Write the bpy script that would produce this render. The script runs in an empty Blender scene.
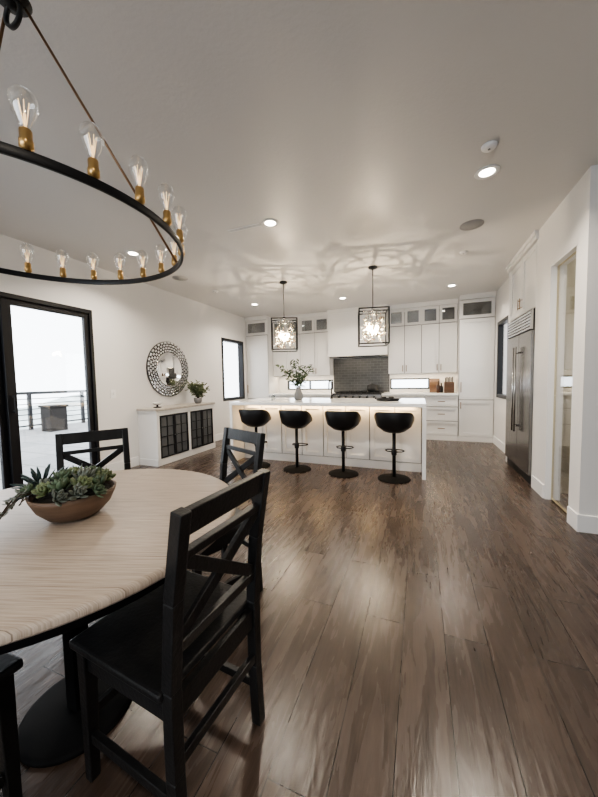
import bpy, bmesh, math, random
from mathutils import Vector, Matrix
random.seed(7)
scene=bpy.context.scene
COL=scene.collection
try:
    scene.view_settings.look='AgX - Medium High Contrast'
except Exception: pass

# ---------------------------------------------------------------- materials
def mat(name, color=(.8,.8,.8), rough=.5, metal=0., spec=.5, noise=None, bump=None, emis=None, coat=0.):
    m=bpy.data.materials.new(name); m.use_nodes=True
    nt=m.node_tree; b=nt.nodes['Principled BSDF']
    b.inputs['Base Color'].default_value=(*color,1)
    b.inputs['Roughness'].default_value=rough
    b.inputs['Metallic'].default_value=metal
    b.inputs['Specular IOR Level'].default_value=spec
    b.inputs['Coat Weight'].default_value=coat
    if emis:
        b.inputs['Emission Color'].default_value=(*emis[0],1); b.inputs['Emission Strength'].default_value=emis[1]
    tc=nt.nodes.new('ShaderNodeTexCoord')
    if noise:
        mp=nt.nodes.new('ShaderNodeMapping'); mp.inputs['Scale'].default_value=noise[0]
        nt.links.new(tc.outputs['Object'],mp.inputs['Vector'])
        n=nt.nodes.new('ShaderNodeTexNoise'); n.inputs['Scale'].default_value=1; n.inputs['Detail'].default_value=4
        nt.links.new(mp.outputs[0],n.inputs['Vector'])
        r=nt.nodes.new('ShaderNodeValToRGB')
        a=noise[1]
        r.color_ramp.elements[0].position=.3; r.color_ramp.elements[1].position=.7
        r.color_ramp.elements[0].color=(*[max(0,c*(1-a)) for c in color],1)
        r.color_ramp.elements[1].color=(*[min(1,c*(1+a)) for c in color],1)
        nt.links.new(n.outputs['Fac'],r.inputs[0]); nt.links.new(r.outputs[0],b.inputs['Base Color'])
    if bump:
        n2=nt.nodes.new('ShaderNodeTexNoise'); n2.inputs['Scale'].default_value=bump[0]; n2.inputs['Detail'].default_value=3
        nt.links.new(tc.outputs['Object'],n2.inputs['Vector'])
        bp=nt.nodes.new('ShaderNodeBump'); bp.inputs['Strength'].default_value=bump[1]; bp.inputs['Distance'].default_value=.01
        nt.links.new(n2.outputs['Fac'],bp.inputs['Height']); nt.links.new(bp.outputs[0],b.inputs['Normal'])
    return m
def emit(name,color,strength):
    m=bpy.data.materials.new(name); m.use_nodes=True; nt=m.node_tree
    nt.nodes.remove(nt.nodes['Principled BSDF'])
    e=nt.nodes.new('ShaderNodeEmission'); e.inputs[0].default_value=(*color,1); e.inputs[1].default_value=strength
    nt.links.new(e.outputs[0],nt.nodes['Material Output'].inputs[0]); return m
def thin_glass(name, base=.06, edge=.5, tint=(1,1,1), rough=.02, gl=(1,1,1)):
    m=bpy.data.materials.new(name); m.use_nodes=True; nt=m.node_tree
    nt.nodes.remove(nt.nodes['Principled BSDF'])
    t=nt.nodes.new('ShaderNodeBsdfTransparent'); t.inputs[0].default_value=(*tint,1)
    g=nt.nodes.new('ShaderNodeBsdfGlossy'); g.inputs['Roughness'].default_value=rough; g.inputs[0].default_value=(*gl,1)
    lw=nt.nodes.new('ShaderNodeLayerWeight'); lw.inputs[0].default_value=.35
    mr=nt.nodes.new('ShaderNodeMapRange'); mr.inputs['To Min'].default_value=base; mr.inputs['To Max'].default_value=edge
    nt.links.new(lw.outputs['Facing'],mr.inputs['Value'])
    mx=nt.nodes.new('ShaderNodeMixShader'); nt.links.new(mr.outputs[0],mx.inputs[0])
    nt.links.new(t.outputs[0],mx.inputs[1]); nt.links.new(g.outputs[0],mx.inputs[2])
    nt.links.new(mx.outputs[0],nt.nodes['Material Output'].inputs[0]); return m

M={}
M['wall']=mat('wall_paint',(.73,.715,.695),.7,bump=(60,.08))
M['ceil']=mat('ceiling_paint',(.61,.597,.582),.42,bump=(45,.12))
M['trim']=mat('trim_paint',(.80,.795,.785),.4)
M['cab']=mat('cabinet_paint',(.72,.712,.695),.35)
M['gapshade']=mat('cabinet_gap_shade',(.10,.098,.095),.6)  # painted shade: dark colour for the gaps between white cabinet fronts
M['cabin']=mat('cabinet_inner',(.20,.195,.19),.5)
M['quartz']=mat('white_quartz',(.84,.84,.83),.12,noise=((3,5,3),.03))
M['black']=mat('black_metal',(.010,.010,.011),.4,spec=.35)
M['matte']=mat('matte_black',(.006,.006,.0065),.75,spec=.15)
M['bronze']=mat('dark_bronze',(.22,.13,.07),.4,.7)
M['blackframe']=mat('black_frame',(.008,.008,.01),.4,spec=.35)
M['blackwood']=mat('black_stained_wood',(.010,.010,.0105),.38,spec=.5,noise=((30,4,4),.4),bump=(90,.15))
M['leather']=mat('black_leather',(.009,.009,.010),.32,spec=.5,bump=(150,.06))
M['steel']=mat('brushed_steel',(.22,.215,.21),.22,1.,noise=((4,4,150),.08))
M['steel2']=mat('steel_handle',(.5,.5,.5),.2,1.)
M['brass']=mat('brass',(.58,.38,.16),.32,.95)
M['glass']=thin_glass('window_glass',.03,.35)
M['cabglass']=thin_glass('cabinet_glass',.15,.5,(.75,.78,.8))
M['glassedge']=mat('pale_gold_trim',(.60,.52,.33),.3,.6)
M['bulb']=thin_glass('bulb_glass',.05,.85,(.97,.97,.96),.02)
M['crystal']=thin_glass('crystal',.42,.85,(.95,.93,.90),.06,(1,.96,.90))
M['filament']=mat('filament',(.6,.42,.2),.4,emis=((1,.68,.36),1.6))
M['hot']=emit('lamp_hot',(1,.78,.50),110)
M['down']=emit('downlight_glow',(1,.91,.76),35)
M['led']=emit('led_glow',(1,.74,.40),9)
M['mirror']=mat('mirror_glass',(.88,.88,.88),.03,1.)
M['tile_silver']=mat('mosaic_silver',(.80,.81,.82),.22,1.)
M['tile_dark']=mat('mosaic_smoked',(.58,.59,.60),.18,1.)
M['grout']=mat('mirror_backing',(.03,.03,.03),.6)
M['greige']=mat('greige_top',(.42,.385,.34),.35,noise=((4,20,4),.12))
M['bowl']=mat('bowl_wood',(.14,.088,.058),.5,noise=((6,6,40),.35))
M['soil']=mat('soil',(.02,.016,.010),.9,bump=(60,.8))
M['suc1']=mat('succulent_green',(.09,.13,.075),.5,noise=((25,25,25),.35))
M['suc2']=mat('succulent_lime',(.18,.22,.11),.5,noise=((25,25,25),.3))
M['suc3']=mat('succulent_blue',(.026,.048,.046),.45,noise=((25,25,25),.4))
M['suc4']=mat('succulent_grey',(.16,.18,.15),.5,noise=((25,25,25),.4))
M['leaf']=mat('leaf_green',(.04,.075,.028),.5,noise=((9,9,9),.5))
M['leaf2']=mat('leaf_dry_green',(.15,.18,.09),.6,noise=((9,9,9),.5))
M['stem']=mat('stem_brown',(.06,.04,.025),.7)
M['ceramic']=mat('white_ceramic',(.75,.74,.72),.25)
M['greyceramic']=mat('grey_ceramic',(.20,.20,.20),.35)
M['knifewood']=mat('walnut',(.09,.045,.022),.4,noise=((8,8,60),.3))
M['amber']=mat('amber_bottle',(.05,.02,.008),.1)
M['stone']=mat('column_stone',(.014,.011,.009),.8,noise=((7,7,7),.4),bump=(8,.8))
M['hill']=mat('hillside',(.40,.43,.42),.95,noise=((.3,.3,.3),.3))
M['pantry']=mat('pantry_paint',(.50,.48,.37),.7)
M['speaker']=mat('speaker_grille',(.36,.355,.35),.6,bump=(400,.4))
M['burner']=mat('cast_iron',(.01,.01,.01),.6)
M['dimglass']=mat('dark_cabinet_glass',(.10,.105,.11),.12)

def paver_mat():
    m=bpy.data.materials.new('patio_pavers'); m.use_nodes=True; nt=m.node_tree; b=nt.nodes['Principled BSDF']; L=nt.links
    tc=nt.nodes.new('ShaderNodeTexCoord'); br=nt.nodes.new('ShaderNodeTexBrick'); L.new(tc.outputs['Object'],br.inputs['Vector'])
    br.inputs['Color1'].default_value=(.20,.20,.20,1); br.inputs['Color2'].default_value=(.25,.25,.25,1); br.inputs['Mortar'].default_value=(.10,.10,.10,1)
    br.inputs['Scale'].default_value=1; br.inputs['Mortar Size'].default_value=.012; br.inputs['Brick Width'].default_value=.9; br.inputs['Row Height'].default_value=.6
    L.new(br.outputs['Color'],b.inputs['Base Color']); b.inputs['Roughness'].default_value=.8
    return m
M['patio']=paver_mat()
def floor_mat():
    m=bpy.data.materials.new('plank_floor'); m.use_nodes=True; nt=m.node_tree; b=nt.nodes['Principled BSDF']; L=nt.links
    tc=nt.nodes.new('ShaderNodeTexCoord')
    mp=nt.nodes.new('ShaderNodeMapping'); mp.inputs['Rotation'].default_value=(0,0,math.radians(90)); mp.inputs['Location'].default_value=(.33,.07,0)
    L.new(tc.outputs['Object'],mp.inputs['Vector'])
    br=nt.nodes.new('ShaderNodeTexBrick'); L.new(mp.outputs[0],br.inputs['Vector'])
    br.offset=.37; br.offset_frequency=2; br.squash=1
    br.inputs['Color1'].default_value=(.0,.0,.0,1); br.inputs['Color2'].default_value=(1,1,1,1); br.inputs['Mortar'].default_value=(.5,.5,.5,1)
    br.inputs['Scale'].default_value=1; br.inputs['Mortar Size'].default_value=.0018; br.inputs['Mortar Smooth'].default_value=.1
    br.inputs['Brick Width'].default_value=1.25; br.inputs['Row Height'].default_value=.185
    ad=nt.nodes.new('ShaderNodeVectorMath'); ad.operation='MULTIPLY_ADD'
    L.new(br.outputs['Color'],ad.inputs[0]); ad.inputs[1].default_value=(7,9,5); L.new(tc.outputs['Object'],ad.inputs[2])
    def noise(scale,detail,dist,rough=.6,src=None):
        mg=nt.nodes.new('ShaderNodeMapping'); mg.inputs['Scale'].default_value=scale; L.new((src or ad).outputs[0 if src is None else 'Object'],mg.inputs['Vector'])
        n=nt.nodes.new('ShaderNodeTexNoise'); n.inputs['Scale'].default_value=1; n.inputs['Detail'].default_value=detail; n.inputs['Distortion'].default_value=dist; n.inputs['Roughness'].default_value=rough
        L.new(mg.outputs[0],n.inputs['Vector']); return n
    n=noise((22,2.4,1),3,.5)
    nf=noise((130,9,1),3,.15,.7)
    nb=noise((1.6,.9,1),2,.1,src=tc)
    a1=nt.nodes.new('ShaderNodeMath'); a1.operation='MULTIPLY_ADD'; L.new(nf.outputs['Fac'],a1.inputs[0]); a1.inputs[1].default_value=.7; L.new(n.outputs['Fac'],a1.inputs[2])
    a2=nt.nodes.new('ShaderNodeMath'); a2.operation='MULTIPLY_ADD'; L.new(nb.outputs['Fac'],a2.inputs[0]); a2.inputs[1].default_value=.25; L.new(a1.outputs[0],a2.inputs[2])
    mr0=nt.nodes.new('ShaderNodeMapRange'); mr0.inputs['From Min'].default_value=.58; mr0.inputs['From Max'].default_value=1.36; L.new(a2.outputs[0],mr0.inputs['Value'])
    r=nt.nodes.new('ShaderNodeValToRGB'); r.color_ramp.elements[0].position=.1; r.color_ramp.elements[1].position=.9
    r.color_ramp.elements[0].color=(.028,.0190,.0145,1); r.color_ramp.elements[1].color=(.092,.064,.050,1)
    L.new(mr0.outputs[0],r.inputs[0])
    hs=nt.nodes.new('ShaderNodeHueSaturation'); L.new(r.outputs[0],hs.inputs['Color'])
    mr=nt.nodes.new('ShaderNodeMapRange'); mr.inputs['To Min'].default_value=.84; mr.inputs['To Max'].default_value=1.16
    L.new(br.outputs['Color'],mr.inputs['Value']); L.new(mr.outputs[0],hs.inputs['Value'])
    mx=nt.nodes.new('ShaderNodeMix'); mx.data_type='RGBA'; L.new(br.outputs['Fac'],mx.inputs['Factor'])
    L.new(hs.outputs[0],mx.inputs['A']); mx.inputs['B'].default_value=(.010,.0075,.006,1)
    L.new(mx.outputs['Result'],b.inputs['Base Color'])
    rr=nt.nodes.new('ShaderNodeMapRange'); rr.inputs['To Min'].default_value=.20; rr.inputs['To Max'].default_value=.34
    L.new(n.outputs['Fac'],rr.inputs['Value']); L.new(rr.outputs[0],b.inputs['Roughness'])
    n2=noise((20,5,1),2,.7)
    s1=nt.nodes.new('ShaderNodeMath'); s1.operation='MULTIPLY_ADD'; L.new(nf.outputs['Fac'],s1.inputs[0]); s1.inputs[1].default_value=.18; L.new(n2.outputs['Fac'],s1.inputs[2])
    bp=nt.nodes.new('ShaderNodeBump'); bp.inputs['Strength'].default_value=.42; bp.inputs['Distance'].default_value=.005
    L.new(s1.outputs[0],bp.inputs['Height'])
    bp2=nt.nodes.new('ShaderNodeBump'); bp2.inputs['Strength'].default_value=.5; bp2.inputs['Distance'].default_value=.003; bp2.invert=True
    L.new(br.outputs['Fac'],bp2.inputs['Height']); L.new(bp.outputs[0],bp2.inputs['Normal']); L.new(bp2.outputs[0],b.inputs['Normal'])
    return m
M['floor']=floor_mat()
def table_mat():
    m=bpy.data.materials.new('whitewashed_oak'); m.use_nodes=True; nt=m.node_tree; b=nt.nodes['Principled BSDF']; L=nt.links
    tc=nt.nodes.new('ShaderNodeTexCoord')
    rt=nt.nodes.new('ShaderNodeMapping'); rt.inputs['Rotation'].default_value=(0,0,math.radians(-18)); L.new(tc.outputs['Object'],rt.inputs['Vector'])
    br=nt.nodes.new('ShaderNodeTexBrick'); L.new(rt.outputs[0],br.inputs['Vector'])
    br.inputs['Color1'].default_value=(0,0,0,1); br.inputs['Color2'].default_value=(1,1,1,1)
    br.inputs['Scale'].default_value=1; br.inputs['Mortar Size'].default_value=.0008; br.inputs['Brick Width'].default_value=4; br.inputs['Row Height'].default_value=.13
    ad=nt.nodes.new('ShaderNodeVectorMath'); ad.operation='MULTIPLY_ADD'; L.new(br.outputs['Color'],ad.inputs[0]); ad.inputs[1].default_value=(3,5,2); L.new(rt.outputs[0],ad.inputs[2])
    mg=nt.nodes.new('ShaderNodeMapping'); mg.inputs['Scale'].default_value=(7,360,10); L.new(ad.outputs[0],mg.inputs['Vector'])
    n=nt.nodes.new('ShaderNodeTexNoise'); n.inputs['Scale'].default_value=1; n.inputs['Detail'].default_value=3; n.inputs['Distortion'].default_value=0; n.inputs['Roughness'].default_value=.6; L.new(mg.outputs[0],n.inputs['Vector'])
    r=nt.nodes.new('ShaderNodeValToRGB'); r.color_ramp.elements[0].position=.28; r.color_ramp.elements[1].position=.66
    r.color_ramp.elements[0].color=(.31,.243,.188,1); r.color_ramp.elements[1].color=(.53,.45,.375,1)
    L.new(n.outputs['Fac'],r.inputs[0])
    mx=nt.nodes.new('ShaderNodeMix'); mx.data_type='RGBA'; L.new(br.outputs['Fac'],mx.inputs['Factor']); L.new(r.outputs[0],mx.inputs['A']); mx.inputs['B'].default_value=(.22,.17,.13,1)
    L.new(mx.outputs['Result'],b.inputs['Base Color']); b.inputs['Roughness'].default_value=.42
    return m
M['oak']=table_mat()
def tile_mat():
    m=bpy.data.materials.new('grey_glazed_tile'); m.use_nodes=True; nt=m.node_tree; b=nt.nodes['Principled BSDF']; L=nt.links
    tc=nt.nodes.new('ShaderNodeTexCoord'); mp=nt.nodes.new('ShaderNodeMapping'); mp.inputs['Rotation'].default_value=(math.radians(90),0,0); L.new(tc.outputs['Object'],mp.inputs['Vector'])
    br=nt.nodes.new('ShaderNodeTexBrick'); L.new(mp.outputs[0],br.inputs['Vector'])
    br.inputs['Color1'].default_value=(.048,.048,.046,1); br.inputs['Color2'].default_value=(.068,.068,.065,1); br.inputs['Mortar'].default_value=(.13,.128,.125,1)
    br.inputs['Scale'].default_value=1; br.inputs['Mortar Size'].default_value=.003; br.inputs['Brick Width'].default_value=.15; br.inputs['Row Height'].default_value=.06
    L.new(br.outputs['Color'],b.inputs['Base Color']); b.inputs['Roughness'].default_value=.35
    return m
M['tile']=tile_mat()

# ---------------------------------------------------------------- mesh builder
class B:
    def __init__(s): s.bm=bmesh.new()
    def box(s,x0,x1,y0,y1,z0,z1,mi=0):
        v=[s.bm.verts.new((x,y,z)) for z in(z0,z1) for y in(y0,y1) for x in(x0,x1)]
        for q in((0,2,3,1),(4,5,7,6),(0,1,5,4),(2,6,7,3),(0,4,6,2),(1,3,7,5)):
            f=s.bm.faces.new([v[i] for i in q]); f.material_index=mi
        return s
    def bar(s,p0,p1,w,t,up=(0,0,1),mi=0,w1=None,t1=None):
        p0=Vector(p0);p1=Vector(p1);d=(p1-p0).normalized();u=Vector(up)
        a=d.cross(u).normalized();b=a.cross(d).normalized()
        w1=w if w1 is None else w1; t1=t if t1 is None else t1
        vs=[]
        for p,ww,tt in((p0,w,t),(p1,w1,t1)):
            for sa,sb in((-1,-1),(1,-1),(1,1),(-1,1)): vs.append(s.bm.verts.new(p+a*sa*ww/2+b*sb*tt/2))
        for q in((3,2,1,0),(4,5,6,7),(0,1,5,4),(1,2,6,5),(2,3,7,6),(3,0,4,7)):
            f=s.bm.faces.new([vs[i] for i in q]); f.material_index=mi
        return s
    def tube(s,pts,rs,seg=12,mi=0,cap=True):
        pts=[Vector(p) for p in pts]
        if not hasattr(rs,'__len__'): rs=[rs]*len(pts)
        rings=[];pa=None
        for i,p in enumerate(pts):
            d=(pts[min(i+1,len(pts)-1)]-pts[max(i-1,0)]).normalized()
            if pa is None: pa=d.orthogonal().normalized()
            a=(pa-d*pa.dot(d)); a=a.normalized() if a.length>1e-6 else d.orthogonal().normalized(); pa=a; b=d.cross(a)
            rings.append([s.bm.verts.new(p+(a*math.cos(2*math.pi*k/seg)+b*math.sin(2*math.pi*k/seg))*max(rs[i],1e-5)) for k in range(seg)])
        for r0,r1 in zip(rings,rings[1:]):
            for k in range(seg):
                f=s.bm.faces.new((r0[k],r0[(k+1)%seg],r1[(k+1)%seg],r1[k])); f.smooth=True; f.material_index=mi
        if cap:
            f=s.bm.faces.new(rings[0][::-1]); f.material_index=mi
            f=s.bm.faces.new(rings[-1]); f.material_index=mi
        return s
    def lathe(s,prof,c=(0,0,0),seg=32,mi=0,closed=False,axis='Z'):
        rings=[]
        for r,z in prof:
            ring=[]
            for k in range(seg):
                a=2*math.pi*k/seg; v=(r*math.cos(a),r*math.sin(a),z)
                if axis=='X': v=(v[2],v[0],v[1])
                if axis=='Y': v=(v[0],v[2],v[1])
                ring.append(s.bm.verts.new((c[0]+v[0],c[1]+v[1],c[2]+v[2])))
            rings.append(ring)
        pr=list(zip(rings,rings[1:]))
        if closed: pr.append((rings[-1],rings[0]))
        for r0,r1 in pr:
            for k in range(seg):
                f=s.bm.faces.new((r0[k],r0[(k+1)%seg],r1[(k+1)%seg],r1[k])); f.smooth=True; f.material_index=mi
        if not closed:
            for ring,fl in((rings[0],1),(rings[-1],0)):
                f=s.bm.faces.new(ring[::-1] if fl else ring); f.material_index=mi
        return s
    def sph(s,c,r,mi=0,seg=12,sc=(1,1,1)):
        n=seg//2
        prof=[(max(1e-4,r*math.sin(math.pi*i/n)),-r*math.cos(math.pi*i/n)) for i in range(n+1)]
        k0=len(s.bm.verts); s.lathe(prof,(0,0,0),seg,mi)
        s.bm.verts.ensure_lookup_table()
        for v in s.bm.verts[k0:]: v.co=Vector((v.co.x*sc[0]+c[0],v.co.y*sc[1]+c[1],v.co.z*sc[2]+c[2]))
        return s
    def quad(s,pts,mi=0,smooth=False):
        f=s.bm.faces.new([s.bm.verts.new(p) for p in pts]); f.material_index=mi; f.smooth=smooth; return s
    def xf(s,mtx,k0=0):
        s.bm.verts.ensure_lookup_table()
        for v in s.bm.verts[k0:]: v.co=mtx@v.co
        return s
    def obj(s,name,parent=None,mats=('cab',),bevel=0,o=None,recalc=True):
        if o is None: o=parent.get('_o') if parent is not None and '_o' in parent else (0,0,0)
        o=Vector(o)
        for v in s.bm.verts: v.co-=o
        if recalc: bmesh.ops.recalc_face_normals(s.bm,faces=s.bm.faces)
        me=bpy.data.meshes.new(name); s.bm.to_mesh(me); s.bm.free()
        for k in mats: me.materials.append(M[k])
        ob=bpy.data.objects.new(name,me); COL.objects.link(ob)
        if parent is not None: ob.parent=parent; ob['_o']=tuple(o)
        else: ob.location=o; ob['_o']=tuple(o)
        if bevel:
            md=ob.modifiers.new('bevel','BEVEL'); md.width=bevel; md.segments=2; md.limit_method='ANGLE'; md.angle_limit=math.radians(40)
        return ob
def thing(name,label,cat,o=(0,0,0),group=None,kind=None):
    e=bpy.data.objects.new(name,None); e.empty_display_size=.05; COL.objects.link(e); e.location=o; e['_o']=tuple(o)
    tag(e,label,cat,group,kind); return e
def tag(e,label=None,cat=None,group=None,kind=None):
    if label: e['label']=label
    if cat: e['category']=cat
    if group: e['group']=group
    if kind: e['kind']=kind
    return e
def struct(ob,label,cat): return tag(ob,label,cat,None,'structure')
def dup(root,loc=None,rot=None,scale=None,parent=None):
    n=root.copy(); COL.objects.link(n)
    if parent is not None: n.parent=parent
    if loc is not None: n.location=loc
    if rot is not None: n.rotation_euler=rot
    if scale is not None: n.scale=(scale,)*3 if not hasattr(scale,'__len__') else scale
    for ch in list(root.children): dup(ch,parent=n)
    return n

# ---------------------------------------------------------------- room
XL,XR,XRK,C=-3.98,1.18,1.30,2.787
YB=7.30; YREAR=-3.2; XFAR=3.6
def wall(name,label,axis,p0,p1,u0,u1,holes=(),z0=0,z1=C,m='wall'):
    us=sorted({u0,u1,*[h[0] for h in holes],*[h[1] for h in holes]}); zs=sorted({z0,z1,*[h[2] for h in holes],*[h[3] for h in holes]})
    b=B()
    for a,c in zip(us,us[1:]):
        runs=[]
        for d,e in zip(zs,zs[1:]):
            if any(h[0]<=a and c<=h[1] and h[2]<=d and e<=h[3] for h in holes): continue
            if runs and abs(runs[-1][1]-d)<1e-6: runs[-1][1]=e
            else: runs.append([d,e])
        for d,e in runs:
            if axis=='x': b.box(p0,p1,a,c,d,e)
            else: b.box(a,c,p0,p1,d,e)
    return struct(b.obj(name,mats=(m,)),label,'wall')
b=B().box(XL-.15,XFAR+.15,YREAR-.15,YB+.15,-.12,0); struct(b.obj('floor',mats=('floor',)),'dark brown hand-scraped hardwood plank floor','floor')
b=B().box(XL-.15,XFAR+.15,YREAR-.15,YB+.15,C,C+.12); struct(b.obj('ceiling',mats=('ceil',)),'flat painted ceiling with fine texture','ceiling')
DOOR=(.86,2.84,0,2.2); WIN=(5.67,6.56,.82,2.195)
wall('wall_left','off-white painted wall with glass doors and a window','x',XL-.15,XL,YREAR,YB,[DOOR,WIN])
SW1=(-3.15,-1.95,1.0,1.24); SW2=(-.62,.20,1.0,1.24)
wall('wall_back','white kitchen wall with low strip windows','y',YB,YB+.15,XL-.15,XRK+.15,[SW1,SW2],m='trim')
RW=(5.75,6.5,.87,2.2)
wall('wall_kitchen_right','white wall beside the refrigerator with a window','x',XRK,XRK+.15,5.27,YB,[RW])
OP=(3.2,3.75,0,2.3)
wall('wall_right','white wall segment with a tall pantry doorway','x',XR,XR+.12,3.03,4.10,[OP])
wall('wall_return','white wall return beside the pantry','y',3.03,3.15,XR+.12,XFAR)
wall('wall_far_right','off-white wall of the dining area','x',XFAR,XFAR+.15,YREAR,3.15)
RWIN=(-3.1,.9,.5,2.4)
wall('wall_rear','off-white wall with a window opening added for fill light','y',YREAR-.15,YREAR,XL-.15,XFAR+.15,[RWIN])
wall('wall_pantry_side','muted green-beige pantry wall','y',3.98,4.10,XR+.12,3.0,m='pantry')
wall('wall_pantry_end','muted green-beige pantry end wall','x',2.9,3.0,3.15,3.98,m='pantry')
def bb(name,x0,x1,y0,y1):
    struct(B().box(x0,x1,y0,y1,0,.14).obj(name,mats=('trim',),bevel=.004),'white painted baseboard','baseboard')
bb('baseboard_left',XL,XL+.016,2.92,3.44)
bb('baseboard_left_kitchen',XL,XL+.016,4.86,6.69)
bb('baseboard_right',XR-.016,XR,3.75,4.10)
bb('baseboard_right_end',XR-.016,XR,3.03,3.2)
bb('baseboard_return',XR-.016,XFAR,3.014,3.03)
bb('baseboard_kitchen_right',XRK-.016,XRK,5.27,6.69)
b=B().box(XR-.001,XR+.121,3.2,3.215,0,2.3).box(XR-.001,XR+.121,3.735,3.75,0,2.3).box(XR-.001,XR+.121,3.2,3.75,2.285,2.3)
struct(b.obj('trim_1',mats=('trim',)),'white jamb lining the pantry doorway','trim')
d=thing('door_2','narrow glass pantry door with pale gold edge trim','door',(XR+.06,3.47,0),kind='structure')
B().box(XR+.05,XR+.062,3.225,3.725,.02,2.28).obj('glass_panel',d,('glass',))
B().box(XR+.045,XR+.068,3.216,3.240,.01,2.284).box(XR+.048,XR+.064,3.728,3.734,.01,2.284).box(XR+.048,XR+.064,3.240,3.728,2.278,2.284).box(XR+.048,XR+.064,3.240,3.728,.01,.02).obj('edge_frame',d,('glassedge',))
B().tube([(XR+.03,3.228,1.0),(XR+.03,3.228,1.3)],.007).tube([(XR+.03,3.228,1.05),(XR+.05,3.228,1.05)],.005).tube([(XR+.03,3.228,1.25),(XR+.05,3.228,1.25)],.005).obj('handle',d,('brass',))

def window(name,label,axis,p0,p1,u0,u1,z0,z1,fw=.05,mull=()):
    w=thing(name,label,'window',((p0+p1)/2,(u0+u1)/2,z0) if axis=='x' else ((u0+u1)/2,(p0+p1)/2,z0),kind='structure')
    b=B()
    def bx(b,a,c,d,e,q0=p0,q1=p1):
        if axis=='x': b.box(q0,q1,a,c,d,e)
        else: b.box(a,c,q0,q1,d,e)
    bx(b,u0,u0+fw,z0,z1); bx(b,u1-fw,u1,z0,z1); bx(b,u0+fw,u1-fw,z0,z0+fw); bx(b,u0+fw,u1-fw,z1-fw,z1)
    for mu in mull: bx(b,mu-fw/2,mu+fw/2,z0+fw,z1-fw)
    b.obj('frame',w,('blackframe',),bevel=.003)
    g=B(); pm=(p0+p1)/2; bx(g,u0+fw,u1-fw,z0+fw,z1-fw,pm-.004,pm+.004); g.obj('pane',w,('glass',)); return w
window('window_1','tall black-framed window on the side wall','x',XL-.12,XL+.01,*WIN,fw=.06)
window('window_2','low black-framed strip window above the counter','y',YB+.0,YB+.08,*SW1,fw=.03,mull=(-2.55,))
window('window_3','low black-framed strip window above the counter','y',YB+.0,YB+.08,*SW2,fw=.03)
window('window_4','black-framed window beside the refrigerator','x',XRK-.01,XRK+.08,*RW,fw=.06)
window('fill_window','unseen wide rear window added for fill light','y',YREAR-.1,YREAR-.02,*RWIN,fw=.06,mull=(-1.1,))  # unseen window added behind the camera to let in fill daylight
d=thing('door_1','black-framed glass patio doors','door',(XL-.06,1.85,0),kind='structure')
y0,y1=DOOR[0],DOOR[1]
B().box(XL-.13,XL+.012,y0,y0+.05,0,2.2).box(XL-.13,XL+.012,y1-.04,y1,0,2.2).box(XL-.13,XL+.012,y0+.05,y1-.04,2.15,2.2).box(XL-.13,XL+.0,y0+.05,y1-.04,0,.03).obj('frame',d,('blackframe',),bevel=.003)
for a,c,xo,rs in((.91,1.93,-.05,.085),(1.90,2.80,-.0,.055)):
    p=B().box(XL-.06+xo,XL-.012+xo,a,a+.085,.03,2.15).box(XL-.06+xo,XL-.012+xo,c-rs,c,.03,2.15).box(XL-.06+xo,XL-.012+xo,a+.085,c-rs,.03,.14).box(XL-.06+xo,XL-.012+xo,a+.085,c-rs,2.09,2.15).obj('sash',d,('blackframe',),bevel=.003)
    g=B().box(XL-.040+xo,XL-.032+xo,a+.085,c-rs,.14,2.09).obj('pane',p,('glass',))
B().bar((XL+.035,1.945,.95),(XL+.035,1.945,1.15),.018,.018,(1,0,0)).box(XL-.012,XL+.04,1.937,1.953,.96,.98).box(XL-.012,XL+.04,1.937,1.953,1.12,1.14).obj('handle',d,('black',))

# outside
tag(B().box(-10.8,XL-.15,-3,12,-.2,-.04).obj('patio',mats=('patio',)),'pale stone paver patio outside the glass doors','patio',kind='structure')
r=thing('balcony_railing','black metal balcony railing at the patio edge','railing',(-10.5,4,-.04))
b=B().box(-10.54,-10.46,-2,11.5,.98,1.06).box(-10.52,-10.48,-2,11.5,.06,.10)
for k in range(5): b.box(-10.515,-10.485,-2,11.5,.24+.15*k,.262+.15*k)
b.obj('rail',r,('blackframe',))
for k in range(10): B().box(-10.54,-10.46,-2+1.5*k-.04,-2+1.5*k+.04,-.04,.98).obj('post',r,('blackframe',))
s=thing('outdoor_planter','dark stone planter block near the railing','planter',(-9.6,5.6,-.04))
B().box(-9.82,-9.38,5.38,5.82,-.04,.62).obj('base_block',s,('stone',),bevel=.02); B().box(-9.85,-9.35,5.35,5.85,.62,.68).obj('cap',s,('stone',),bevel=.01)
b=B(); N=40
for k in range(N):
    ya=-20+60*k/N; yb=-20+60*(k+1)/N; fa=lambda y:-.9+1.0*math.sin(y*.13+1)+.5*math.sin(y*.37)
    b.quad([(-45,ya,-8),(-45,yb,-8),(-60,yb,fa(yb)),(-60,ya,fa(ya))])
tag(b.obj('hillside',mats=('hill',)),'hazy wooded hillside beyond the patio','hill',kind='structure')

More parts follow.
